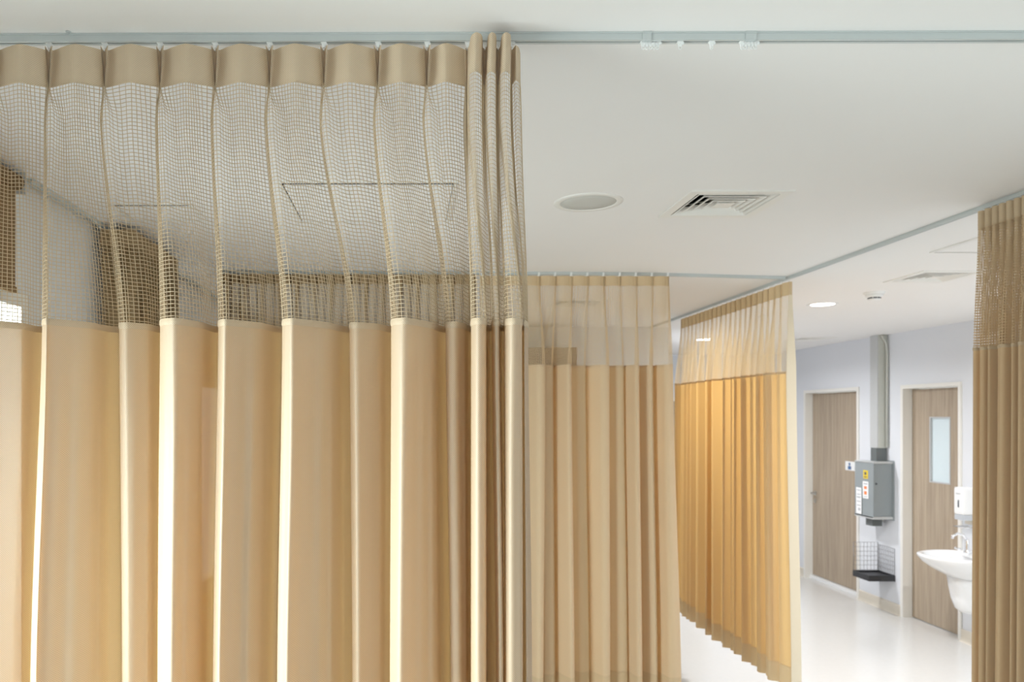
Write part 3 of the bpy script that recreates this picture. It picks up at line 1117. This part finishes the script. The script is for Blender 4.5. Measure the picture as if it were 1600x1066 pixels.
# ------------------------------------------------------------------ roller blind on the left window
b = empty('roller_blind', (WALL_L, 2.15, 2.24), 'brown roller blind over the left wall window, behind the front netting', 'blind')
put(obj('roller', tube(bmesh.new(), [(WALL_L + 0.035, 1.55, 2.61), (WALL_L + 0.035, 2.478, 2.61)], 0.024, 20), M['brown'], None, True), b)
put(obj('blind_cloth', bx(WALL_L + 0.030, WALL_L + 0.032, 1.56, 2.472, 2.275, 2.60), M['brown']), b)
put(obj('bottom_bar', bx(WALL_L + 0.024, WALL_L + 0.038, 1.56, 2.472, 2.258, 2.278, 0.003), M['brown']), b)
for yy in (1.545, 2.483):
    put(obj('bracket', bx(WALL_L, WALL_L + 0.06, yy - 0.004, yy + 0.004, 2.575, 2.645, 0.001), M['greylite']), b)

# tall cabinet against the rear wall of the second bay
c = empty('wall_cabinet', (0.92, 6.85, 1.5), 'brown wooden wall cabinet behind the second curtain netting', 'cabinet')
put(obj('carcass', bx(0.42, 1.42, 6.50, 6.85, 1.50, 2.44, 0.002), M['walnut']), c)
for x0, x1 in ((0.425, 0.917), (0.923, 1.415)):
    dd = put(obj('door', bx(x0, x1, 6.48, 6.499, 1.505, 2.435, 0.002), M['walnut']), c)
    xx = x1 - 0.04 if x0 < 0.9 else x0 + 0.04
    hdl = obj('pull', tube(bmesh.new(), [(xx, 6.479, 1.58), (xx, 6.455, 1.585), (xx, 6.455, 1.695), (xx, 6.479, 1.70)], 0.005, 8), M['steel'], dd)

# ------------------------------------------------------------------ meter box, trunking, wire basket
X0, YA, YB = WALL_R - 0.195, 7.40, 7.705
Z0, Z1 = 0.895, 1.425
e = empty('electrical_box', (WALL_R, (YA + YB) / 2, Z0), 'grey steel electrical box with labels on the wall between the doors', 'box')
put(obj('housing', bx(X0 + 0.012, WALL_R, YA + 0.006, YB - 0.006, Z0 + 0.01, Z1 - 0.01, 0.004), M['greymet']), e)
put(obj('front_cover', bx(X0, X0 + 0.014, YA, YB, Z0, Z1, 0.003), M['greymet']), e)
put(obj('top_flange', bx(X0, WALL_R - 0.001, YA - 0.004, YB + 0.004, Z1 - 0.010, Z1 + 0.008, 0.003), M['greylite']), e)
put(obj('bottom_flange', bx(X0, WALL_R - 0.001, YA - 0.004, YB + 0.004, Z0 - 0.008, Z0 + 0.016, 0.003), M['greylite']), e)
put(obj('back_plate', bx(WALL_R - 0.012, WALL_R - 0.0005, YA - 0.012, YB + 0.012, Z0 - 0.018, Z1 + 0.018, 0.002), M['greymet']), e)
put(obj('keyhole', lathe(bmesh.new(), [(0.010, 0.0), (0.010, -0.004), (0.002, -0.006)], 16, (WALL_R - 0.165, YA + 0.005, Z0 + 0.33), 'Y'), M['ink']), e)


def label_plate(name, y0, y1, z0, z1, mat, marks):
    lp = put(obj(name, bx(X0 - 0.002, X0, y0, y1, z0, z1), mat), e)
    for (a, b_, c_, d_, mm) in marks:
        o = obj('print_mark', bx(X0 - 0.0026, X0 - 0.0019, y0 + (y1 - y0) * a, y0 + (y1 - y0) * b_, z0 + (z1 - z0) * c_, z0 + (z1 - z0) * d_), mm, lp)
    return lp


# (y grows away from the viewer: fraction 0 is the right hand edge of the plate)
label_plate('warning_label', 7.485, 7.560, 1.265, 1.345, M['yellow'], [(.30, .75, .45, .80, M['ink']), (.2, .8, .15, .28, M['ink'])])
label_plate('tariff_label', 7.478, 7.568, 1.075, 1.238, M['paper'], [(.15, .85, .82, .90, M['inkgrey']), (.25, .75, .55, .72, M['orange']), (.25, .75, .22, .42, M['orange']), (.15, .85, .08, .13, M['inkgrey'])])
label_plate('notice_label', 7.590, 7.680, 0.915, 1.170, M['paper'], [(.15, .85, .88, .92, M['inkgrey']), (.15, .85, .72, .76, M['inkgrey']), (.15, .85, .60, .66, M['inkgrey']), (.15, .85, .45, .49, M['inkgrey']), (.15, .85, .30, .34, M['inkgrey']), (.2, .6, .12, .22, M['inkgrey'])])
put(obj('hinge_strip', bx(X0 - 0.004, X0, 7.577, 7.584, 0.90, 1.17), M['greydark']), e)
# fittings above and below
put(obj('cable_gland', bx(WALL_R - 0.105, WALL_R - 0.01, 7.50, 7.595, Z1 + 0.008, Z1 + 0.135, 0.004), M['greydark']), e)
put(obj('lower_gland', bx(WALL_R - 0.15, WALL_R - 0.055, 7.49, 7.60, Z0 - 0.085, Z0 - 0.008, 0.004), M['greydark']), e)
put(obj('pipe_stub', tube(bmesh.new(), [(WALL_R - 0.055, 7.53, Z0 - 0.03), (WALL_R - 0.012, 7.53, Z0 - 0.03)], 0.018, 14), M['greylite'], None, True), e)

t = empty('cable_trunking', (WALL_R, 7.55, Z1 + 0.135), 'tall grey cable trunking rising from the electrical box to the ceiling', 'trunking')
put(obj('duct_body', bx(WALL_R - 0.085, WALL_R - 0.001, 7.50, 7.60, Z1 + 0.135, CEIL - 0.001, 0.003), M['trunk']), t)
put(obj('duct_cover', bx(WALL_R - 0.092, WALL_R - 0.084, 7.505, 7.625, Z1 + 0.135, CEIL - 0.001, 0.001), M['greylite']), t)
bm = tube(bmesh.new(), [(WALL_R - 0.018, 7.475, Z1 + 0.145), (WALL_R - 0.018, 7.475, 2.45), (WALL_R - 0.022, 7.478, 2.56), (WALL_R - 0.05, 7.485, 2.615), (WALL_R - 0.06, 7.488, CEIL - 0.002)], 0.011, 12)
put(obj('conduit', bm, M['trunk'], None, True), t)

# wire basket
bk = empty('wire_basket', (WALL_R, 7.5, 0.30), 'black wall tray with a wire mesh guard under the electrical box', 'basket')
BX = WALL_R - 0.25
put(obj('tray', slab_with_holes([BX, WALL_R - 0.002], [7.375, 7.645], [(BX + 0.012, WALL_R - 0.014, 7.387, 7.633)], lambda u, v, w_: (u, v, 0.305 + w_), 0.055), M['black']), bk)
put(obj('tray_mat', bx(BX + 0.010, WALL_R - 0.012, 7.385, 7.635, 0.312, 0.345), M['black']), bk)


def wires(name, along, lo, hi, z0, z1, nv, nh):
    for k in range(nv):
        a = lo + (hi - lo) * k / (nv - 1)
        p = [(a, 7.64, z0), (a, 7.64, z1)] if along == 'X' else [(WALL_R - 0.008, a, z0), (WALL_R - 0.008, a, z1)]
        put(obj('upright_wire', tube(bmesh.new(), p, 0.0017 if 0 < k < nv - 1 else 0.0028, 6), M['wire'], None, True), bk)
    for k in range(nh):
        z = z0 + (z1 - z0) * (k + 0.6) / (nh - 0.4)
        p = [(lo, 7.637, z), (hi, 7.637, z)] if along == 'X' else [(WALL_R - 0.011, lo, z), (WALL_R - 0.011, hi, z)]
        put(obj('cross_wire', tube(bmesh.new(), p, 0.0017, 6), M['wire'], None, True), bk)


wires('guard_far', 'X', BX + 0.004, WALL_R - 0.008, 0.34, 0.635, 8, 7)
wires('guard_back', 'Y', 7.38, 7.636, 0.34, 0.615, 9, 7)

# door sign on the left door
s_ = empty('door_sign', (WALL_R + 0.075, 8.18, 1.29), 'small white sign with dark blue pictogram on the left wooden door', 'sign')
LX = WALL_R + 0.075
put(obj('plate', bx(LX - 0.004, LX - 0.0002, 8.02, 8.345, 1.292, 1.388, 0.001), M['white']), s_)
bm = lathe(bmesh.new(), [(0.017, 0.0), (0.017, -0.0008)], 20, (LX - 0.0041, 8.265, 1.358), 'X')
put(obj('pictogram_head', bm, M['blue']), s_)
put(obj('pictogram_body', bx(LX - 0.0049, LX - 0.0041, 8.235, 8.295, 1.302, 1.338), M['blue']), s_)
put(obj('lettering', bx(LX - 0.0049, LX - 0.0041, 8.09, 8.17, 1.305, 1.335), M['lens']), s_)

# ------------------------------------------------------------------ wash basin, tap, dispenser
YC, RIM = 6.215, 0.760
wb = empty('wash_basin', (WALL_R, YC, 0.29), 'white ceramic wall basin with half pedestal beside the right curtain', 'basin')


def dshape(scale_x, scale_y, z, n=40, back=0.0):
    """D shaped outline, flat at the wall, rounded front; returns points"""
    pts = []
    for k in range(n):
        a = 2 * PI * k / n
        ca, sa = math.cos(a), math.sin(a)
        ex = 2.4
        x = abs(ca) ** (2 / ex) * (1 if ca > 0 else -1)
        y = abs(sa) ** (2 / ex) * (1 if sa > 0 else -1)
        if x < 0:
            x = ca * 1.0           # rounder towards the room
        depth = 0.50
        xr = WALL_R - 0.002 - back - depth * 0.40 * scale_x + (x * 0.40 if x > 0 else x * 0.60) * depth * scale_x
        pts.append((xr, YC + y * 0.27 * scale_y, z))
    return pts


def loft(loops, close0=True, close1=True):
    bm = bmesh.new()
    R = [[bm.verts.new(p) for p in l] for l in loops]
    n = len(R[0])
    for a, b_ in zip(R, R[1:]):
        for k in range(n):
            j = (k + 1) % n
            bm.faces.new((a[k], a[j], b_[j], b_[k]))
    if close0: bm.faces.new(R[0])
    if close1: bm.faces.new(R[-1])
    return bm


loops = [dshape(.44, .40, 0.565), dshape(.60, .58, 0.595), dshape(.80, .80, 0.650), dshape(.93, .93, 0.700), dshape(.99, .99, RIM - 0.022), dshape(1.0, 1.0, RIM - 0.008), dshape(.985, .985, RIM),
         dshape(.94, .94, RIM + .001), dshape(.90, .90, RIM - .008), dshape(.84, .85, RIM - .04, back=0.03), dshape(.68, .72, RIM - .085, back=0.06), dshape(.45, .5, RIM - .115, back=0.09), dshape(.12, .12, RIM - .125, back=0.14)]
put(obj('bowl', loft(loops), M['ceramic'], None, True), wb)
put(obj('tap_ledge', loft([dshape(.20, .78, RIM - 0.03), dshape(.20, .78, RIM + .004), dshape(.18, .74, RIM + .008)]), M['ceramic'], None, False), wb)
put(obj('half_pedestal', loft([dshape(.24, .16, 0.295), dshape(.40, .26, 0.305), dshape(.48, .32, 0.34), dshape(.54, .36, 0.42), dshape(.58, .38, 0.52), dshape(.60, .40, 0.60)]), M['ceramic'], None, True), wb)
put(obj('drain', lathe(bmesh.new(), [(0.022, 0.0), (0.022, 0.004), (0.004, 0.005)], 20, (4.36, YC, RIM - .124)), M['chrome']), wb)

tp = empty('tap', (4.49, YC + 0.05, RIM + .008), 'chrome basin tap on the rear ledge of the white basin', 'tap')
put(obj('body', lathe(bmesh.new(), [(0.026, RIM + .008), (0.025, RIM + .02), (0.017, RIM + .03), (0.016, RIM + .10), (0.013, RIM + .12)], 20, (4.50, YC + 0.05, 0)), M['chrome'], None, True), tp)
put(obj('spout', tube(bmesh.new(), [(4.50, YC + .05, RIM + .10), (4.47, YC + .05, RIM + .155), (4.42, YC + .05, RIM + .165), (4.385, YC + .05, RIM + .145), (4.38, YC + .05, RIM + .125)], 0.010, 12), M['chrome'], None, True), tp)
put(obj('lever', tube(bmesh.new(), [(4.455, YC + .06, RIM + .035), (4.425, YC + .09, RIM + .045)], [0.012, 0.008], 10), M['chrome'], None, True), tp)

dsp = empty('soap_dispenser', (WALL_R, 6.36, 1.02), 'white wall soap dispenser with a dark level window, above the basin', 'dispenser')
DX = WALL_R - 0.125
put(obj('body', bx(DX, WALL_R - 0.002, 6.302, 6.415, 1.065, 1.290, 0.022), M['white'], None, False), dsp)
put(obj('push_bar', bx(DX + 0.004, WALL_R - 0.03, 6.306, 6.411, 1.022, 1.066, 0.006), M['lens']), dsp)
put(obj('level_window', bx(DX - 0.0012, DX + 0.002, 6.350, 6.366, 1.125, 1.185, 0.001), M['ink']), dsp)
put(obj('badge', bx(DX - 0.0010, DX + 0.002, 6.335, 6.385, 1.232, 1.240), M['inkgrey']), dsp)

sh = empty('soap_shelf', (WALL_R, 6.35, 0.94), 'thin chrome wire shelf on the wall below the soap dispenser', 'shelf')
put(obj('rail', tube(bmesh.new(), [(WALL_R - 0.002, 6.42, 0.965), (WALL_R - 0.12, 6.42, 0.965), (WALL_R - 0.125, 6.36, 0.965), (WALL_R - 0.12, 6.30, 0.965), (WALL_R - 0.002, 6.30, 0.965)], 0.004, 8), M['chrome'], None, True), sh)
for k in range(4):
    yy = 6.322 + 0.025 * k
    put(obj('bar', tube(bmesh.new(), [(WALL_R - 0.003, yy, 0.962), (WALL_R - 0.122, yy, 0.962)], 0.002, 6), M['chrome']), sh)
